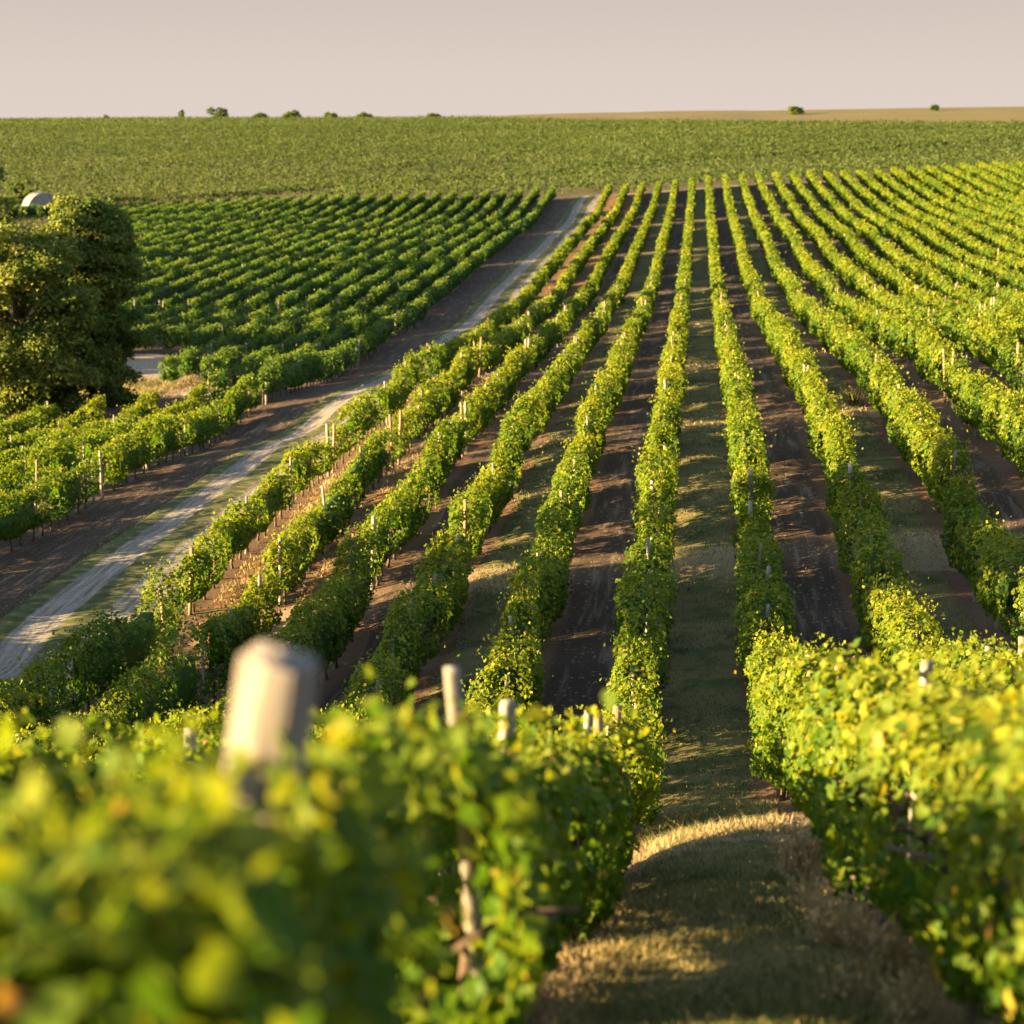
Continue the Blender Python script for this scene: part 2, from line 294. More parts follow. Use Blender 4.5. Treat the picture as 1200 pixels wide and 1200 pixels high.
def track_mat():
    m, t = mat('dirt_track'); L = t.links.new
    o = N('ShaderNodeOutputMaterial', t); pb = N('ShaderNodeBsdfPrincipled', t); pb.inputs['Roughness'].default_value = .95; pb.inputs['Specular IOR Level'].default_value = .15
    at = N('ShaderNodeAttribute', t); at.attribute_name = 'tint'; tc = N('ShaderNodeTexCoord', t)
    n1 = N('ShaderNodeTexNoise', t); n1.inputs['Scale'].default_value = 2.2; n1.inputs['Detail'].default_value = 6; L(tc.outputs['Object'], n1.inputs['Vector'])
    mp = N('ShaderNodeMapping', t); mp.inputs['Scale'].default_value = (9, .5, 1); L(tc.outputs['Object'], mp.inputs[0])
    n2 = N('ShaderNodeTexNoise', t); n2.inputs['Scale'].default_value = 1; n2.inputs['Detail'].default_value = 5; L(mp.outputs[0], n2.inputs['Vector'])
    rut = ramp(t, [(.36, (.08, .07, .06)), (.5, (.18, .165, .148)), (.66, (.30, .28, .255))]); mxn = N('ShaderNodeMix', t); mxn.inputs['Factor'].default_value = .45; L(n2.outputs['Fac'], mxn.inputs['A']); n3 = N('ShaderNodeTexNoise', t); n3.inputs['Scale'].default_value = 9; n3.inputs['Detail'].default_value = 6; n3.inputs['Roughness'].default_value = .7; L(tc.outputs['Object'], n3.inputs['Vector']); L(n3.outputs['Fac'], mxn.inputs['B']); L(mxn.outputs['Result'], rut.inputs[0])
    gr = ramp(t, [(.38, (.035, .055, .018)), (.54, (.075, .082, .032)), (.70, (.19, .155, .085))]); L(n1.outputs['Fac'], gr.inputs[0])
    ad = N('ShaderNodeMath', t, operation='MULTIPLY_ADD'); L(n1.outputs['Fac'], ad.inputs[0]); ad.inputs[1].default_value = .35; L(at.outputs['Fac'], ad.inputs[2])
    st = N('ShaderNodeMapRange', t); st.interpolation_type = 'SMOOTHSTEP'; st.inputs['From Min'].default_value = .45; st.inputs['From Max'].default_value = .85; L(ad.outputs[0], st.inputs['Value'])
    mx = N('ShaderNodeMix', t, data_type='RGBA'); L(st.outputs[0], mx.inputs['Factor']); L(gr.outputs[0], mx.inputs['A']); L(rut.outputs[0], mx.inputs['B'])
    L(mx.outputs['Result'], pb.inputs['Base Color'])
    b = N('ShaderNodeBump', t); b.inputs['Strength'].default_value = .5; b.inputs['Distance'].default_value = .05; L(n1.outputs['Fac'], b.inputs['Height']); L(b.outputs[0], pb.inputs['Normal'])
    L(pb.outputs[0], o.inputs[0]); return m

# ------------------------------------------------------------------ ground sheet
def grid_mesh(name, X, Y, Z, mats, tint=None):
    r, c = X.shape; idx = np.arange(r * c).reshape(r, c)
    q = np.stack((idx[:-1, :-1], idx[:-1, 1:], idx[1:, 1:], idx[1:, :-1]), -1).reshape(-1)
    return mesh_np(name, np.stack((X, Y, Z), -1).reshape(-1, 3), np.full((r - 1) * (c - 1), 4), q, tint, mats, None, True)
def micro(X, Y):
    """small real relief: grass humps and clods near the camera, none under the track"""
    fade = np.clip((130 - Y) / 60, 0, 1); lane = np.floor((X - XA) / SP); g = (lane % 2 == 0)
    fr = np.abs(((X - XA) / SP) % 1 - .5)
    h = np.where(g, .045 * vnoise2(X, Y, .9, 3) + .07 * (1 - np.clip(fr / .4, 0, 1) ** 2), .025 * vnoise2(X, Y, .5, 4) - .02) + .03 * vnoise2(X, Y, 2.5, 5) + np.where(g, .06 * vnoise(Y, 1.3, 15) + .05 * vnoise(Y, 3.1, 16), .02 * vnoise(Y, 1.7, 17))
    return h * fade * (X > -13.2)
ys = [-40.0]
while ys[-1] < 2200:
    y = ys[-1]; ys.append(y + (2.0 if y < 4 else min(.22 + max(0, y - 20) * .012, 30)))
ys = np.array(ys); vs = np.linspace(-1, 1, 620); vs = np.sign(vs) * (0.42 * np.abs(vs) + .9 * np.abs(vs) ** 4)
GX = vs[None, :] * (np.maximum(ys, -24)[:, None] + 46); GY = np.broadcast_to(ys[:, None], GX.shape)
GZ = ground(GX, GY) + micro(GX, GY)
M_ground = ground_mat()
g = obj('ground', grid_mesh('ground', GX, GY, GZ, [M_ground])); tag(g, kind='structure')
# ------------------------------------------------------------------ dirt track: two ruts, grass between
ty = np.concatenate((np.arange(20, 120, .35), np.arange(120, 301, .8))); cx = -16.35 + .18 * vnoise(ty, 25, 2) + .10 * vnoise(ty, 7, 3)
off = np.linspace(-2.6, 2.6, 53); TX = cx[:, None] + off[None, :]; TY = np.broadcast_to(ty[:, None], TX.shape)
wl = .62 + .08 * vnoise(ty, 5, 8)[:, None]; rutp = np.maximum(np.exp(-(((off[None, :] + 1.05) / wl) ** 4)), np.exp(-(((off[None, :] - 1.16) / (wl + .18)) ** 4)))
TZ = ground(TX, TY) + .10 - .05 * rutp + .02 * vnoise2(TX, TY, .7, 9) - .18 * np.clip((np.abs(off)[None, :] - 2.2) / .4, 0, 1)
tr = obj('dirt_track', grid_mesh('dirt_track', TX, TY, TZ, [track_mat()], rutp.ravel())); tag(tr, kind='structure')

# ------------------------------------------------------------------ leaves
def frames(nrm):
    a = rng.normal(size=nrm.shape); a -= (a * nrm).sum(1, keepdims=True) * nrm; a /= np.linalg.norm(a, axis=1, keepdims=True) + 1e-9
    return a, np.cross(nrm, a)
def add_leaves(G, C, nrm, size, tint, kind):
    """kind 3: lobed grape leaf folded on its midrib, 2: folded kite, 1: single quad"""
    nrm = nrm / (np.linalg.norm(nrm, axis=1, keepdims=True) + 1e-9); a, b = frames(nrm); m = len(C); s = size[:, None]
    if kind == 3:
        base = C - a * s * .42; tip = C + a * s * .58; fold = nrm * s * rng.uniform(.04, .22, (m, 1))
        def pt(x, y): return C + a * s * x + b * s * y + fold * (abs(y) * 2)
        V = np.stack((base, pt(-.48, .30), pt(-.12, .52), pt(.02, .34), pt(.34, .40), tip, pt(.34, -.40), pt(.02, -.34), pt(-.12, -.52), pt(-.48, -.30)), 1)
        lp = np.arange(m)[:, None] * 10 + np.array([0, 1, 2, 3, 4, 5, 0, 5, 6, 7, 8, 9])[None, :]
        G.add(V.reshape(-1, 3), np.full(m * 2, 6), lp.ravel()[..., None].ravel(), np.repeat(tint, 10))
    elif kind == 2:
        fold = nrm * s * rng.uniform(.02, .2, (m, 1))
        V = np.stack((C - a * s * .5, C + b * s * .46 + fold - a * s * .06, C + a * s * .52, C - b * s * .46 + fold - a * s * .06), 1)
        lp = np.arange(m)[:, None] * 4 + np.array([0, 2, 1, 0, 3, 2])[None, :]
        G.add(V.reshape(-1, 3), np.full(m * 2, 3), lp.ravel(), np.repeat(tint, 4))
    else:
        V = np.stack((C - a * s * .5 - b * s * .25, C - a * s * .1 + b * s * .5, C + a * s * .5 + b * s * .2, C + a * s * .05 - b * s * .5), 1)
        G.add(V.reshape(-1, 3), np.full(m, 4), np.arange(m * 4), np.repeat(tint, 4))
NLEAF = [0]
def row_foliage(G, x, y0, y1, seed, gaps=(), dens=1.0, vigf=1.0):
    """leaves of one hedge-trained row between y0 and y1"""
    ysamp = np.arange(y0 - .5, y1 + .8, .5); zs = ground(np.full(len(ysamp), x), ysamp)
    sr = np.random.default_rng(seed + 77); slits = []; q_ = y0 + 3
    while q_ < min(y1, 150) - 2: slits.append((q_, sr.uniform(.4, .8))); q_ += sr.uniform(3.5, 8)
    a = y0
    while a < y1 - 1e-6:
        d0 = max(a, 3.0); b = min(y1, a + (2.0 if d0 < 12 else 6.0 if d0 < 60 else 15.0)); d = (d0 + b) / 2
        kind = 3 if d < 24 else 2 if d < 110 else 1
        size = 0.083 if d < 24 else min(.083 + (d - 24) * .00115, .34)
        per = 3.6 / size ** 2 * (2.7 if d < 40 else 2.4 if d < 100 else 2.1) * dens
        m = int(per * (b - a))
        if m < 1: a = b; continue
        t = rng.uniform(a, b, m); ex_ = int(per * .9)
        if a == y0: t = np.concatenate((t, rng.uniform(y0, y0 + 1.2, ex_)))
        if b == y1: t = np.concatenate((t, rng.uniform(y1 - 1.2, y1, ex_)))
        m = len(t); keep = np.ones(m, bool)
        for g0, gw in gaps: keep &= np.abs(t - g0 + rng.normal(0, .12, m)) > gw / 2
        for g0, gw in slits:
            if a - 1 < g0 < b + 1: keep &= (np.abs(t - g0 + rng.normal(0, .05, m)) > gw / 2) | (rng.uniform(0, 1, m) < .05)
        # uneven growth: thin places between vines
        thin = vnoise(t, 1.15, seed) * .5 + vnoise(t, 3.7, seed + 1) * .5
        e0 = np.clip(np.minimum(t - y0, y1 - t) / 2.5, 0, 1)
        keep &= rng.uniform(0, 1, m) < np.clip(1.0 + thin * .9 * e0, .25, 1)
        t = t[keep]; m = len(t)
        dip = np.clip((vnoise(t, 2.6, seed + 20) - .45) * 2.2, 0, 1) * np.clip(np.minimum(t - y0, y1 - t) / 3, 0, 1)      # weak vines
        vig = vigf(t) if callable(vigf) else vigf; cal = 1.0 if d < 110 else .4
        top = (1.76 + .20 * cal * vnoise(t, 1.5, seed + 2) + .15 * cal * vnoise(t, 4.6, seed + 3) + .07 * vnoise(t, .5, seed + 4) - .30 * cal * dip) * vig
        bot = (.36 if d < 21 else .44) + .16 * vnoise(t, .9, seed + 5)
        hw = ((.45 if d < 21 else .41) + .13 * cal * vnoise(t, 1.5, seed + 6) + .07 * vnoise(t, .55, seed + 7)) * vig; sway = .07 * vnoise(t, 2.3, seed + 8)
        # ends of the row round off
        # cross-section: superellipse angle, depth towards the core
        ph = rng.uniform(0, 2 * math.pi, m); ca, sa = np.cos(ph), np.sin(ph)
        ex = np.sign(ca) * np.abs(ca) ** .62; ez = np.sign(sa) * np.abs(sa) ** .62
        dep = 1 - np.abs(rng.normal(0, .17, m))
        en = np.minimum(t - y0, y1 - t)
        for g0, gw in gaps: en = np.minimum(en, np.abs(np.abs(t - g0) - gw / 2))
        if d < 5.5: hide = (np.abs(t - 3.85) < .22) & (ez > 2)
        else: hide = np.zeros(m, bool)
        dep = np.where(en < .8, rng.uniform(0, 1, m) ** .32, dep); mid = (top + bot) / 2; hh = (top - bot) / 2
        lump = 1 + .17 * vnoise2(t, ph * 1.1, .62, seed + 9) + .12 * vnoise2(t, ph * 1.1, .27, seed + 10)
        px = x + sway + hw * ex * dep * lump; pz = mid + hh * ez * dep * (1 + (lump - 1) * .45)
        # shoots waving above the top
        sh = rng.uniform(0, 1, m) < .06; pz = np.where(sh, top + np.minimum(rng.exponential(.06 if d > 20 else .08 if d > 6 else .05, m), .24 if d > 6 else .14), pz); px = np.where(sh, x + sway + rng.normal(0, hw * .55, m), px)
        C = np.stack((px, t, np.interp(t, ysamp, zs) + pz), 1)
        nrm = np.stack((ex * 1.0, rng.normal(0, .35, m), ez * .75 + .25), 1) + rng.normal(0, .45, (m, 3))
        sz = size * rng.uniform(.65, 1.25, m) * np.where(sh, .75, 1)
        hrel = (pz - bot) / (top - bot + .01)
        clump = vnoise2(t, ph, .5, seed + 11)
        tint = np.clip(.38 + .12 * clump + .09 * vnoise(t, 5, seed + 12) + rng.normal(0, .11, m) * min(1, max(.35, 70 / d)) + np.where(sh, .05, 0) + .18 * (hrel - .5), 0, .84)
        old = rng.uniform(0, 1, m); tint = np.where(old < .018 * min(1, 40 / d), rng.uniform(.88, 1, m), tint)
        if hide.any(): k_ = ~hide; C, nrm, sz, tint = C[k_], nrm[k_], sz[k_], tint[k_]
        add_leaves(G, C, nrm, sz, tint, kind); NLEAF[0] += m
        a = b
    # dark solid core added inside the hedge to block light and see-through
    s = max(y0, 30.0)
    if y1 > s:
        t = np.arange(s + 1.3, y1 - 1.2, .6)
        if len(t) < 2: return
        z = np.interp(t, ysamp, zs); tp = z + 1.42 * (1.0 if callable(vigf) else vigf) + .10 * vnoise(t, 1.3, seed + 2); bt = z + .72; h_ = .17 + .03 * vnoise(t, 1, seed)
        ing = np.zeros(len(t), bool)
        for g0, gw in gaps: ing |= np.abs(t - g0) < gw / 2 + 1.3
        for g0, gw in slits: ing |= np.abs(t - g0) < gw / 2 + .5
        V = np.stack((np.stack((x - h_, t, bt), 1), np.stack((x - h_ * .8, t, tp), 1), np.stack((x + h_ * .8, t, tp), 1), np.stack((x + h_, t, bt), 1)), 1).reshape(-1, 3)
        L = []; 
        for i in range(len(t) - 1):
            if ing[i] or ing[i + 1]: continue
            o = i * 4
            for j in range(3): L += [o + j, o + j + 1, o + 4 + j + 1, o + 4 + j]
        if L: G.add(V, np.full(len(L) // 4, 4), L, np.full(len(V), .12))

# shared post and trunk meshes
def post_mesh(h, w_, d_, seed):
    r = random.Random(seed); G = Geo(); pts = []
    zs = [-.3, .5, 1.2, h - .02, h]
    V = []; ch = (.18 if w_ < .1 else .06) * w_
    for i, z in enumerate(zs):
        k = 1 + r.uniform(-.05, .05); k *= (.93 if w_ < .1 else 1.0) if i == len(zs) - 1 else 1; ox, oy = r.uniform(-.006, .006), r.uniform(-.006, .006)
        for sx, sy in ((-1, -1), (1, -1), (1, 1), (-1, 1)):
            a_, b_ = sx * w_ / 2 * k, sy * d_ / 2 * k
            if sx * sy > 0: V += [(a_ + ox, b_ - sy * ch + oy, z), (a_ - sx * ch + ox, b_ + oy, z)]
            else: V += [(a_ - sx * ch + ox, b_ + oy, z), (a_ + ox, b_ - sy * ch + oy, z)]
    L = []; S_ = []
    for i in range(len(zs) - 1):
        for j in range(8): k = (j + 1) % 8; L += [i * 8 + j, i * 8 + k, i * 8 + 8 + k, i * 8 + 8 + j]; S_.append(4)
    L += list(range(len(V) - 8, len(V))); S_.append(8)
    G.add(V, S_, L); return G
POSTS = [post_mesh(h, w_, d_, i).mesh('post', [M_post]) for i, (h, w_, d_) in enumerate(((1.86, .07, .07), (1.92, .08, .055), (1.82, .075, .065), (1.97, .065, .075)))]
def stake_mesh(h, r0, seed):
    G = Geo(); q = random.Random(seed); G.tube([(q.uniform(-.01, .01), q.uniform(-.01, .01), z) for z in (-.3, .4, 1.0, 1.6, h)], [r0 * 1.05, r0, r0, r0 * .97, r0 * .93], 8); return G
ENDP = [stake_mesh(1.98, .055, 1).mesh('end_post', [M_stake]), stake_mesh(1.95, .06, 2).mesh('end_post', [M_post])]
def trunk_mesh(seed):
    q = random.Random(seed); G = Geo(); pts = [(0, 0, -.1)]; x = y = 0
    for z in (.15, .35, .55, .75, .95): x += q.uniform(-.04, .04); y += q.uniform(-.05, .05); pts.append((x, y, z))
    G.tube(pts, [.05, .042, .036, .034, .032, .028], 6); 
    for s in (-1, 1): G.tube([pts[-2], (x, y + s * .25, .88), (x, y + s * .5, .92)], [.024, .018, .012], 5)
    return G.mesh('trunk', [M_bark])
TRUNKS = [trunk_mesh(i) for i in range(5)]

def vine_row(x, y0, y1, label, group, gaps=(), post_to=165, post_step=5.0, trunks=None, seed=0, ends=(True, False), dens=1.0, vig=1.0, post_from=0, pscale=1.0, leafm=None):
    vig = vig if callable(vig) else vig * (1 + .05 * math.sin(seed * 12.9898))
    root = empty('vine_row', (x, y0, gz(x, y0))); tag(root, label, 'vine row', group)
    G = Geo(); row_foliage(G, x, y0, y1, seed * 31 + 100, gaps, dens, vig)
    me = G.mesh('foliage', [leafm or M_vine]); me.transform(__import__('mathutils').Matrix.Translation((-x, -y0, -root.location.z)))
    obj('foliage', me, root)
    q = random.Random(seed)
    ys_ = []
    yy = y0 + (.1 if ends[0] else 2.0); ends_at = set()
    cuts = [y0] + sorted([g for g, w_ in gaps if y0 < g < y1 and w_ > 1.15]) + [y1]
    for a, b in zip(cuts[:-1], cuts[1:]):
        L = b - a; kq = max(1, round(L / post_step))
        for i in range(kq + 1):
            p = a + .45 + (L - .9) * i / kq; ys_.append((p, i in (0, kq)))
    for p, end in ys_:
        if p > post_to or p < post_from: continue
        me = (ENDP[q.random() < .5] if (end and q.random() < .9) else q.choice(POSTS))
        o = obj('post', me, root, (q.uniform(-.05, .05), p - y0, gz(x, p) - root.location.z)); o.rotation_euler = (R(q.uniform(-4, 4)), R(q.uniform(-4, 4)), R(q.uniform(-45, 45)))
        o.scale = (1, 1, q.uniform(.93, 1.02) * pscale)
    if trunks:
        k = 0; p = trunks[0] + .4
        while p < min(trunks[1], y1) and k < 98:
            if all(abs(p - g0) > gw / 2 + .1 for g0, gw in gaps):
                o = obj('trunk', q.choice(TRUNKS), root, (q.uniform(-.04, .04), p - y0, gz(x, p) - root.location.z)); o.rotation_euler = (0, 0, q.uniform(0, 6.3)); k += 1
            p += q.uniform(.85, 1.3)
    return root
ORD = ['first', 'second', 'third', 'fourth', 'fifth', 'sixth', 'seventh', 'eighth', 'ninth', 'tenth', 'eleventh', 'twelfth', 'thirteenth', 'fourteenth', 'fifteenth', 'sixteenth', 'seventeenth', 'eighteenth', 'nineteenth', 'twentieth',
       'twenty-first', 'twenty-second', 'twenty-third', 'twenty-fourth', 'twenty-fifth', 'twenty-sixth', 'twenty-seventh', 'twenty-eighth', 'twenty-ninth', 'thirtieth', 'thirty-first', 'thirty-second', 'thirty-third', 'thirty-fourth', 'thirty-fifth', 'thirty-sixth', 'thirty-seventh']
GAPS = [(69.2, 1.2), (95.8, 1.5), (125, 1.5), (157, 1.7), (196, 1.9), (240, 2.0)]
def row_gaps(base, y0, y1, seed, miss=True):
    """the shared cross gaps, a little out of line, and a few missing vines"""
    q = random.Random(900 + seed); out = [(g + q.uniform(-.5, .5), w_) for g, w_ in base if g > y0 + 3]
    for i in range(int((y1 - y0) / 34) if miss else 0):
        p = q.uniform(y0 + 4, y1 - 4)
        if all(abs(p - g) > 5 for g, w_ in out): out.append((p, q.uniform(.6, 1.2)))
    return sorted(out)
YEND = 296.0
# --- nearest rows, below the camera
vine_row(rowx(0), 2.55, 19.9, 'out-of-focus vine row filling the lower left corner around the thick blurred post', 'near vine rows', seed=1, post_from=99, trunks=(3, 20), vig=lambda t: np.interp(t, [3, 6, 8.5, 11, 14, 20], [1.0, .99, .95, .90, .85, .80]))
vine_row(rowx(1), 6.5, 20.2, 'big sunlit yellow-green vine row along the right edge of the near grass lane', 'near vine rows', seed=2, post_from=99, trunks=(8, 20), vig=lambda t: np.interp(t, [7, 9, 12, 16, 20], [.84, .86, .92, .97, 1.0]))
vine_row(rowx(-1), 8.0, 19.4, 'sunlit vine row seen behind and over the blurred lower left row', 'near vine rows', seed=3, post_step=4, post_from=9, vig=.9)
vine_row(rowx(-2), 14.0, 18.8, 'second vine row behind the blurred lower left row, mostly hidden', 'near vine rows', seed=4, post_step=4, vig=.88)
vine_row(rowx(2), 13.5, 20.3, 'bright vine row just behind the big sunlit row at the right edge', 'near vine rows', seed=5)
# --- rows between the two cross paths (in the shadow of the trees)
for k in range(-5, 4):
    j = k + 5
    y0 = max(21.6, {-5: 30, -4: 26, -3: 22.5}.get(k, 0), {3: 34, 2: 22}.get(k, 0))
    lab = ['short partly shaded vine row nearest the dirt track, below the terrace path', None][0] if j == 0 else '%s short vine row right of the dirt track, below the terrace path' % ORD[j]
    vine_row(rowx(k), y0, 46.9, lab, 'short vine rows below the terrace path', seed=20 + j, post_step=3.2, trunks=(y0, 46) if k < 2 else None, vig=1.14)
# --- long rows right of the track
for k in range(-5, 20):
    j = k + 5
    xx = rowx(k); y0 = 48.7
    if k > 3: y0 = max(49.0, xx * 5.3 - 6)
    lab = 'long vine row directly along the right side of the dirt track' if j == 0 else '%s long vine row right of the dirt track, running uphill' % ORD[j]
    vine_row(xx, y0, YEND, lab, 'long vine rows right of the dirt track', gaps=row_gaps(GAPS, y0, 290, 40 + j), seed=40 + j, post_to=150 if k < 10 else 190, post_step=7.0 if k < 8 else 8.0,
             trunks=(49, 112) if k in (-5, -4, -3) else (49, 60) if k in (-2, -1, 0, 1, 2, 3) else None)
# --- rows left of the track
XL = XA - 8.417 * SP
def leftx(i): return XL - i * SP
LG = [(68.0, 1.6), (94.0, 2.6), (123.0, 1.0)]
for i in range(0, 8):
    y0 = (36, 38, 44, 50)[i] if i < 4 else 52 + i * 3.2; y1 = (93.0 - .2 * i)
    lab = 'short vine row directly along the left side of the dirt track, trunks showing' if i == 0 else '%s short vine row left of the dirt track, in front of the big tree' % ORD[i]
    vine_row(leftx(i), y0, y1, lab, 'short vine rows left of the track', gaps=[(68.0 - i * .3, 1.3)] if y0 < 66 else (), seed=80 + i, post_step=6.5, trunks=(y0, 93) if i < 2 else None, pscale=.93)
for i in range(0, 36):
    y0 = 95.5 if i < 2 else 113.0 if i < 5 else 127 if i == 5 else 131 if i == 6 else 8.05 * (8.8 + i) - 4
    if i > 24: y0 = max(y0, 255)
    y0 = min(y0, 285)
    lab = 'long vine row directly along the left side of the dirt track beyond the short rows' if i == 0 else '%s long vine row left of the dirt track, in the green hollow' % ORD[i]
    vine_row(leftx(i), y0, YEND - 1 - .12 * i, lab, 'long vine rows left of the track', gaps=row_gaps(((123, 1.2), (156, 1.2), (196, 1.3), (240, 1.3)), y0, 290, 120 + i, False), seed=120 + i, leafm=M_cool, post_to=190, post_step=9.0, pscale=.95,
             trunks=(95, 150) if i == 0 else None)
print('vine leaves', NLEAF[0])

# --- hand-placed posts of the nearest rows: real parts of those rows
near = [o for o in sc.objects if o.name.startswith('vine_row') and o.parent is None]
rowA, rowB = near[0], near[1]
def own_post(root, name, y, h, w_, d_, rz, lean, m, dx=0, label=None):
    me = post_mesh(h, w_, d_, int(y * 10)).mesh(name, [m]); x = root.location.x + dx
    o = obj(name, me, root, (dx, y - root.location.y, gz(x, y) - root.location.z)); o.rotation_euler = (R(lean[0]), R(lean[1]), R(rz))
    if label: o['label'] = label
    return o
own_post(rowA, 'post', 3.98, 2.0, .14, .12, -12, (3, 11), M_thick, -.245, 'thick square weathered post, blurred, close to the lens')
own_post(rowA, 'post', 7.5, 1.98, .065, .065, 10, (0, -4), M_post, .13)
own_post(rowA, 'post', 10.1, 1.88, .075, .07, 30, (0, 3), M_post, -.12)
own_post(rowA, 'post', 16.2, 1.9, .075, .07, 30, (0, 3), M_post, 0)
o = obj('post', ENDP[0], rowA, (.0, 19.7 - rowA.location.y, gz(rowA.location.x, 19.7) - rowA.location.z))
for y in (12.6, 16.2, 19.8): own_post(rowB, 'post', y, 1.98, .08, .07, 20 + y, (0, 2), M_post, 0)

# ------------------------------------------------------------------ grass in the lanes and along the track
def blades(name, pts, h, tint, lean=.5, wid=.012):
    m = len(pts); a = rng.uniform(0, 6.283, m); d = np.stack((np.cos(a), np.sin(a), np.zeros(m)), 1); wv = np.stack((-np.sin(a), np.cos(a), np.zeros(m)), 1)
    b = rng.uniform(0, 6.283, m); ln = np.stack((np.cos(b), np.sin(b), np.zeros(m)), 1) * (np.abs(rng.normal(0, lean, m)) * h)[:, None]
    W = (wid * h / .15)[:, None] if np.ndim(wid) == 0 else np.asarray(wid)[:, None]
    up = np.zeros((m, 3)); up[:, 2] = 1
    V = np.stack((pts - wv * W, pts + wv * W, pts + up * (h * .6)[:, None] + ln * .4 + wv * W * .6, pts + up * (h * .6)[:, None] + ln * .4 - wv * W * .6, pts + up * h[:, None] + ln), 1)
    lp = np.arange(m)[:, None] * 5 + np.array([0, 1, 2, 3, 3, 2, 4])[None, :]
    return mesh_np(name, V.reshape(-1, 3), np.tile([4, 3], m), lp.ravel(), np.repeat(tint, 5), [M_straw])
PT, HH, TT, WW = [], [], [], []
def scatter(x0, x1, y0, y1, cnt, hmean, tmean, pw=2.0, clump=.9):
    """more blades nearer the camera"""
    u = rng.uniform(0, 1, cnt); y = 1 / (1 / y0 + u * (1 / y1 - 1 / y0)); x = rng.uniform(x0, x1, cnt)
    c = vnoise2(x, y, .7, 21) * .6 + vnoise2(x, y, 2.2, 22) * .5; keep = rng.uniform(-.9, .6, cnt) < c * clump + .1
    x, y, c = x[keep], y[keep], c[keep]; k = len(x)
    z = ground(x, y) + micro(x, y) - .01
    h = hmean * rng.uniform(.5, 1.5, k) * (1 + .4 * c); PT.append(np.stack((x, y, z), 1)); HH.append(h)
    TT.append(np.clip(tmean + .25 * vnoise2(x, y, 1.6, 23) + rng.normal(0, .16, k), 0, 1)); WW.append(np.maximum(.0045, .00022 * y) * rng.uniform(.7, 1.3, k))
for k in (-2, 0, 2, 4, 6):
    scatter(rowx(k) + .35, rowx(k + 1) - .35, {0: 7, -2: 22, 2: 22, 4: 45, 6: 80}[k], 150, {0: 70000, -2: 24000, 2: 24000, 4: 9000, 6: 5000}[k], .06, .30)
    for y, wd in ((20.9, .6), (47.4, .7), (69, .7), (95.6, .8), (125, .8)):
        if y > {0: 7, -2: 22, 2: 22, 4: 45, 6: 80}[k]: scatter(rowx(k) + .3, rowx(k + 1) - .3, y - wd, y + wd, int(50000 * wd / y), .10 if y < 30 else .09, .80)
for k in (0, 1): scatter(rowx(k) - .5, rowx(k) + .5, 7.5, 21, 9000, .085, .6)
scatter(-19.0, -17.8, 38, 160, 14000, .10, .36); scatter(-16.5, -15.7, 38, 160, 12000, .09, .42); scatter(-14.6, -13.6, 40, 120, 5000, .1, .5)
scatter(-36, -31, 102, 116, 5000, .35, .6); scatter(-33.5, -29, 106, 131, 2500, .14, .75); scatter(-108, -96, 262, 304, 6000, .5, .25); scatter(-13.2, -11.4, 50, 110, 9000, .13, .75); scatter(-10.7, -8.9, 50, 110, 7000, .13, .7)
for k in range(-5, 5): 
    for y in (47.6,): scatter(rowx(k), rowx(k + 1), y - 1.2, y + 1.2, 120, .08, .6)
PT = np.concatenate(PT); HH = np.concatenate(HH); TT = np.concatenate(TT); WW = np.concatenate(WW)
gr = obj('grass', blades('grass', PT, HH, TT, 1.1, WW)); tag(gr, 'short dry and green grass in the lanes between the vine rows', 'grass', kind='stuff')
def tuft(x, y, h, cnt, tmean, label, cat='weed', name='weed', spread=.16):
    a = rng.normal(0, spread, (cnt, 2)); p = np.stack((a[:, 0], a[:, 1], np.full(cnt, -.02)), 1)
    hh = h * rng.uniform(.45, 1.0, cnt); G = Geo(); ang = rng.uniform(0, 6.283, cnt); ln = np.abs(rng.normal(0, .42, cnt)) * hh; o2 = np.stack((np.cos(ang), np.sin(ang), np.zeros(cnt)), 1); wv = np.stack((-np.sin(ang), np.cos(ang), np.zeros(cnt)), 1) * max(.005, .00022 * y)
    p = p * .6; m1 = p + o2 * (ln * .35)[:, None] + np.stack((np.zeros(cnt), np.zeros(cnt), hh * .6), 1); m2 = p + o2 * ln[:, None] + np.stack((np.zeros(cnt), np.zeros(cnt), hh), 1)
    V = np.stack((p - wv, p + wv, m1 + wv, m1 - wv, m2), 1); G.add(V.reshape(-1, 3), np.tile([4, 3], cnt), (np.arange(cnt)[:, None] * 5 + np.array([0, 1, 2, 3, 3, 2, 4])[None, :]).ravel(), np.repeat(np.clip(rng.normal(tmean, .12, cnt), 0, 1), 5))
    add_leaves(G, m2, o2 + .5, np.full(cnt, max(.03, .0007 * y)), np.clip(rng.normal(tmean, .12, cnt), 0, 1), 1); me = G.mesh(name, [M_straw])
    o = obj(name, me, None, (x, y, gz(x, y))); tag(o, label, cat, 'weeds beside the rows'); return o
tuft(rowx(3) - .75, 70.5, .85, 200, .38, 'bushy pale green weed in the dark lane on the right', spread=.3)
tuft(rowx(1) - .5, 13.2, .5, 320, .95, 'pale dry weed at the foot of the big sunlit row')
tuft(rowx(1) - .55, 11.5, .5, 320, .9, 'straw-coloured dry weed nearest the camera at the big row foot')
for i, (dx, y, h, tm, lab) in enumerate(((-.35, 9.3, .35, .75, 'low brown weed at the lower right corner, nearest the lens'), (-.62, 9.9, .28, .7, 'low brown weed just left of the lower right corner'), (-.30, 10.5, .42, .62, 'russet weed under the big sunlit row, second from the corner'), (-.70, 12.3, .3, .2, 'small green weed in the lane beside the big sunlit row'))):
    tuft(rowx(1) + dx, y, h, 160, tm, lab, spread=.13)
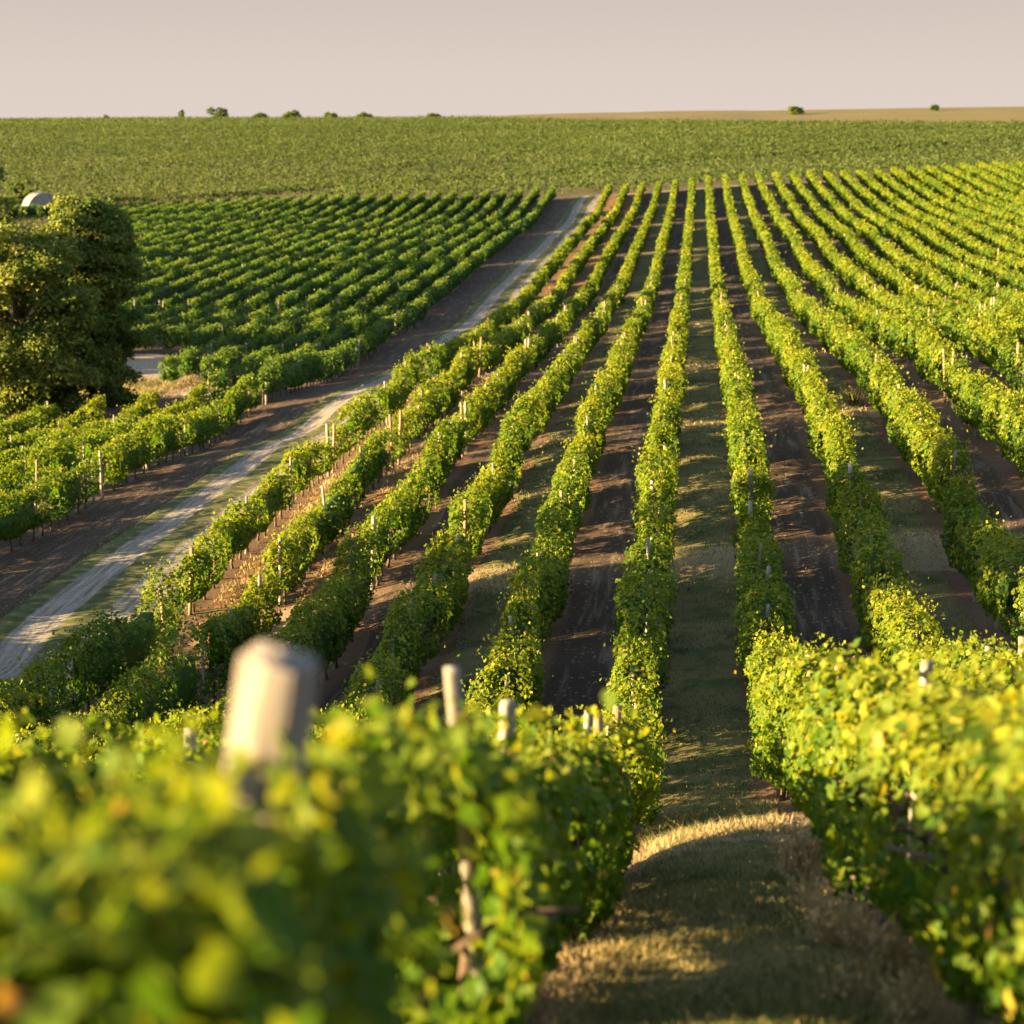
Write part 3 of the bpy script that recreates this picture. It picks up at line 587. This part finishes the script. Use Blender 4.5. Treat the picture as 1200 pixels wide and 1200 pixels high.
tuft(rowx(1) - .45, 17.6, .55, 260, .92, 'dry weed beside the bright strip of straw grass')

# ------------------------------------------------------------------ vineyards on the far slope (too many to tell apart)
def far_rows(name, label, rows, size):
    G = Geo()
    for (x0, x1, yf, dens) in rows:
        m = int((x1 - x0) * dens)
        x = rng.uniform(x0, x1, m); y = yf(x) + rng.normal(0, .32, m)
        z = ground(x, y) + np.clip(rng.normal(1.25, .38, m) + .25 * vnoise2(x, y, 2.2, 31), .2, 2.1)
        nrm = rng.normal(0, .6, (m, 3)) + np.array((-.1, -.5, .5)); keep = rng.uniform(0, 1, m) < .82 + .4 * vnoise2(x, y, 3.0, 32)
        x, y, z, nrm = x[keep], y[keep], z[keep], nrm[keep]; k = len(x)
        add_leaves(G, np.stack((x, y, z), 1), nrm, size * rng.uniform(.6, 1.3, k), np.clip(.40 + .16 * vnoise2(x, y, 14, 33) + .18 * vnoise2(x * .12, y, 7, 34) + .10 * vnoise2(x * .1, y, 30, 35) + rng.normal(0, .10, k), 0, 1), 1)
    o = obj(name, G.mesh(name, [M_far])); tag(o, label, 'vineyard', kind='stuff')
def edge_y(x): return np.interp(x, [-200, -110, -75, -38, -10, 30, 80, 250], [322, 326, 333, 350, 378, 404, 430, 470])
rows = []; y = 304.0
while y < 470:
    xs = np.linspace(-130, 110, 241); ok = edge_y(xs) > y + 2.5
    # rows of the lower block run across the view and stop at the hillside block
    if ok.any():
        x0 = xs[ok].min(); 
        rows.append((max(x0, -62), 105 + .2 * (y - 300), (lambda yy: (lambda x: np.full(len(x), yy)))(y), 8.0))
    y += 2.6
far_rows('lower_vineyard', 'band of olive green vines just beyond the end of the long rows', rows, .40)
rows = []; d = 0.0
def hill_top(x): return np.interp(x, [-300, -85, -25, 25, 100, 130, 300], [748, 748, 692, 640, 548, 520, 480])
while d < 430:
    yf = (lambda dd: (lambda x: edge_y(x) * (1 - dd / 430) + (750) * dd / 430))(d)
    yc = float(yf(np.array([0.]))[0]); xr = .155 * yc + 10; xl = -(.40 * yc + 5)
    xs = np.linspace(xl, xr, 200); ok = yf(xs) < hill_top(xs); xr2 = xs[ok].max() if ok.any() else xl
    if xr2 > xl + 5: rows.append((xl, xr2, yf, (44 if d < 3 else 11.5)))
    d += 3.1
far_rows('hillside_vineyard', 'olive green vineyard covering the far hillside up to the skyline', rows, .40)

# ------------------------------------------------------------------ trees and bushes
def crown_leaves(G, centers, radii, count, size, flat=.8, tintbase=.45):
    w_ = np.array(radii) ** 2; pick = rng.choice(len(centers), count, p=w_ / w_.sum()); C0 = np.array(centers)[pick]; R0 = np.array(radii)[pick][:, None]
    d = rng.normal(size=(count, 3)); d /= np.linalg.norm(d, axis=1, keepdims=True); d[:, 2] = np.where(d[:, 2] < -.3, -d[:, 2] * .6, d[:, 2])
    lump = 1 + .25 * vnoise2(d[:, 0] * 4 + pick, d[:, 1] * 4 + d[:, 2] * 3, 1.0, 41)
    r = R0 * (1 - np.abs(rng.normal(0, .20, (count, 1)))) * lump[:, None] * np.where(rng.uniform(0, 1, (count, 1)) < .10, rng.uniform(1.0, 1.35, (count, 1)), 1)
    P_ = C0 + d * r * np.array((1, 1, flat)); nrm = d * .7 + rng.normal(0, .65, (count, 3)) + np.array((0, 0, .15))
    tint = np.clip(tintbase + .18 * rng.normal(0, 1, len(centers))[pick] + rng.normal(0, .16, count), 0, .9); tint = np.where(rng.uniform(0, 1, count) < .03, 1.0, tint)
    add_leaves(G, P_, nrm, size * rng.uniform(.6, 1.3, count), tint, 2)
def tree(name, x, y, h, rw, label, cat, leaf=.3, count=16000, base=.12, blobs=46, group=None, seed=0, tint=.45, asym=0.0, big=1.0):
    q = random.Random(seed); z0 = gz(x, y) - .15; root = empty(name, (x, y, z0)); tag(root, label, cat, group)
    T = Geo(); T.tube([(0, 0, 0), (.05 * h * .1, 0, h * .2), (0, .02 * h, h * .45), (.02 * h, 0, h * .75)], [h * .028, h * .022, h * .015, h * .006], 8)
    cs, rs = [], []
    for i in range(blobs):
        zz = q.uniform(base, .93); prof = min(1, .62 + zz * 1.3) * math.sqrt(max(0, 1 - max(0, (zz - .42) / .55) ** 2.2))
        a = q.uniform(0, 6.283); rr = rw * prof * math.sqrt(q.uniform(.05, .8)); br = rw * q.uniform(.17, .33) * big
        p = (math.cos(a) * rr + asym * zz, math.sin(a) * rr, h * zz); cs.append(p); rs.append(br)
        if i % 3 == 0: zb = max(.12 * h, p[2] - rr * .9); T.tube([(0, 0, zb * .8), (p[0] * .5, p[1] * .5, (zb + p[2]) / 2), p], [h * .010, h * .007, h * .003], 5)
    obj('trunk', T.mesh('trunk', [M_tbark]), root)
    G = Geo(); crown_leaves(G, cs, rs, count, leaf, .8, tint); obj('crown', G.mesh('crown', [M_tree]), root)
    return root
def at(px, py, d):
    """point on the photograph's ray at depth d (used to survey where things stand)"""
    p = (FW + RT * (px - 600) / F - UP * (py - 600) / F) * d; return p[0], p[1], p[2] + Z0
tree('broad_tree', *at(112, 470, 106)[:2], 12.0, 3.0, 'rounded tree with dusty green crown beside the sandy patch', 'tree', leaf=.19, count=78000, base=.03, blobs=170, seed=3, tint=.45, big=1.0)
tree('broad_tree', *at(22, 472, 102)[:2], 10.3, 4.8, 'sunlit olive tree at the left frame edge, touching the tree beside the sandy patch', 'tree', leaf=.19, count=80000, base=.03, blobs=170, seed=4, tint=.55, big=.95)
tree('broad_tree', *at(-50, 470, 124)[:2], 16.0, 4.4, 'tallest tree at the left frame edge, rising behind the sunlit olive tree', 'tree', leaf=.23, count=36000, base=.06, blobs=80, seed=5, tint=.5, big=1.1)
tree('round_bush', *at(24, 240, 330)[:2], 5.2, 3.0, 'dark round bush standing behind the white hoop tunnel', 'bush', leaf=.4, count=2500, base=.05, blobs=16, seed=7, tint=.2)
for i, (tx, ty_, th) in enumerate(((-71, 118, 16), (-75, 129, 19), (-78, 140, 17), (-82, 153, 20), (-88, 168, 18), (-90, 188, 21), (-90, 206, 22), (-96, 224, 22), (-102, 242, 23), (-109, 260, 23), (-116, 279, 22))):
    tree('broad_tree', tx, ty_, th, 5.2, '%s tree of the line beyond the left frame edge, shading the green hollow' % ORD[i], 'tree', leaf=.5, count=7000, base=.04, blobs=50, seed=60 + i)
tree('round_bush', *at(2, 275, 200)[:2], 5.6, 3.2, 'green bush at the left frame edge, in front of the white hoop tunnel', 'bush', leaf=.3, count=9000, base=.05, blobs=40, seed=8, tint=.45)
# trees just outside the frame whose shadow lies over the lower rows
for i, (tx, ty_, th, tw, lab) in enumerate(((-37, 28.0, 19, 4.2, 'tall tree outside the picture on the left, throwing shade over the lower rows'), (-35, 32.5, 18, 4.4, 'second tall tree outside the picture on the left, beside the first'), (-33, 36.8, 15.5, 3.4, 'third tall tree outside the picture on the left, nearest the track'))):
    tree('broad_tree', tx, ty_, th, tw, lab, 'tree', leaf=.42, count=11000, base=.05, blobs=60, seed=11 + i)
sk = [(125, 3.0, 1.3, 'small low bush on the skyline, leftmost of all'), (213, 3.0, 3.2, 'small upright tree on the skyline left of the biggest bush'), (255, 8.5, 4.0, 'biggest round dark bush on the skyline'),
      (305, 7.0, 1.6, 'low flat bush on the skyline right of the biggest bush'), (343, 7.5, 2.6, 'wide low tree on the skyline, second right of the biggest bush'), (388, 6.0, 1.9, 'low bush on the skyline between two wider bushes'),
      (428, 6.5, 2.0, 'flat dark bush on the skyline left of the picture centre'), (508, 6.0, 1.2, 'faint low shrub on the skyline nearest the straw field'), (932, 7.0, 1.2, 'dark bush standing alone on the straw field skyline'), (1095, 3.4, .7, 'small faint shrub at the right end of the straw field skyline')]
for i, (px, wd, h, lab) in enumerate(sk):
    X_, Y_, _ = at(px, 137, 738); tree('skyline_bush', X_, Y_, h + 1.5, wd / 2, lab, 'bush', leaf=.42, count=3000, base=.12, blobs=34, group='bushes on the skyline', seed=30 + i, tint=.08, big=1.15)

# ------------------------------------------------------------------ white hoop tunnel in the hollow
hx, hy, _ = at(49, 247, 305); hz_ = gz(hx, hy)
root = empty('hoop_tunnel', (hx, hy, hz_)); root.rotation_euler = (0, 0, R(32)); root.scale = (1.4, .85, 1.75); tag(root, 'small white plastic hoop tunnel beside the dark bush in the hollow', 'polytunnel')
def hoop(y0, y1, r_, seg=18):
    V = []; L = []
    for y in np.linspace(y0, y1, 9):
        for j in range(seg + 1): a = math.pi * j / seg; V.append((-r_ * math.cos(a), y, 1.0 * r_ * math.sin(a) ** .85 * 1.0 + .0))
    for i in range(8):
        for j in range(seg): b = i * (seg + 1) + j; L += [b, b + 1, b + seg + 2, b + seg + 1]
    return V, L
G = Geo(); V, L = hoop(-2.6, 2.6, 1.95); G.add(V, np.full(len(L) // 4, 4), L); me = G.mesh('cover', [M_film], True); c = obj('cover', me, root)
md = c.modifiers.new('thick', 'SOLIDIFY'); md.thickness = .03
G = Geo(); V = [(-1.9 * math.cos(math.pi * j / 18), -2.57, 1.9 * math.sin(math.pi * j / 18) ** .85) for j in range(19)]
V += [(a_, b_ + .03, c_) for a_, b_, c_ in V]; G.add(V, [19, 19], list(range(18, -1, -1)) + list(range(19, 38))); ew = G.mesh('end_wall', [M_film]); obj('end_wall', ew, root); obj('end_wall', ew, root, (0, 5.11, 0))
for y in (-2.66, -.9, .9, 2.66):
    G = Geo(); G.tube([(-1.99 * math.cos(math.pi * j / 18), y, 1.99 * math.sin(math.pi * j / 18) ** .85) for j in range(19)], [.035] * 19, 6); obj('hoop', G.mesh('hoop', [M_bar]), root)
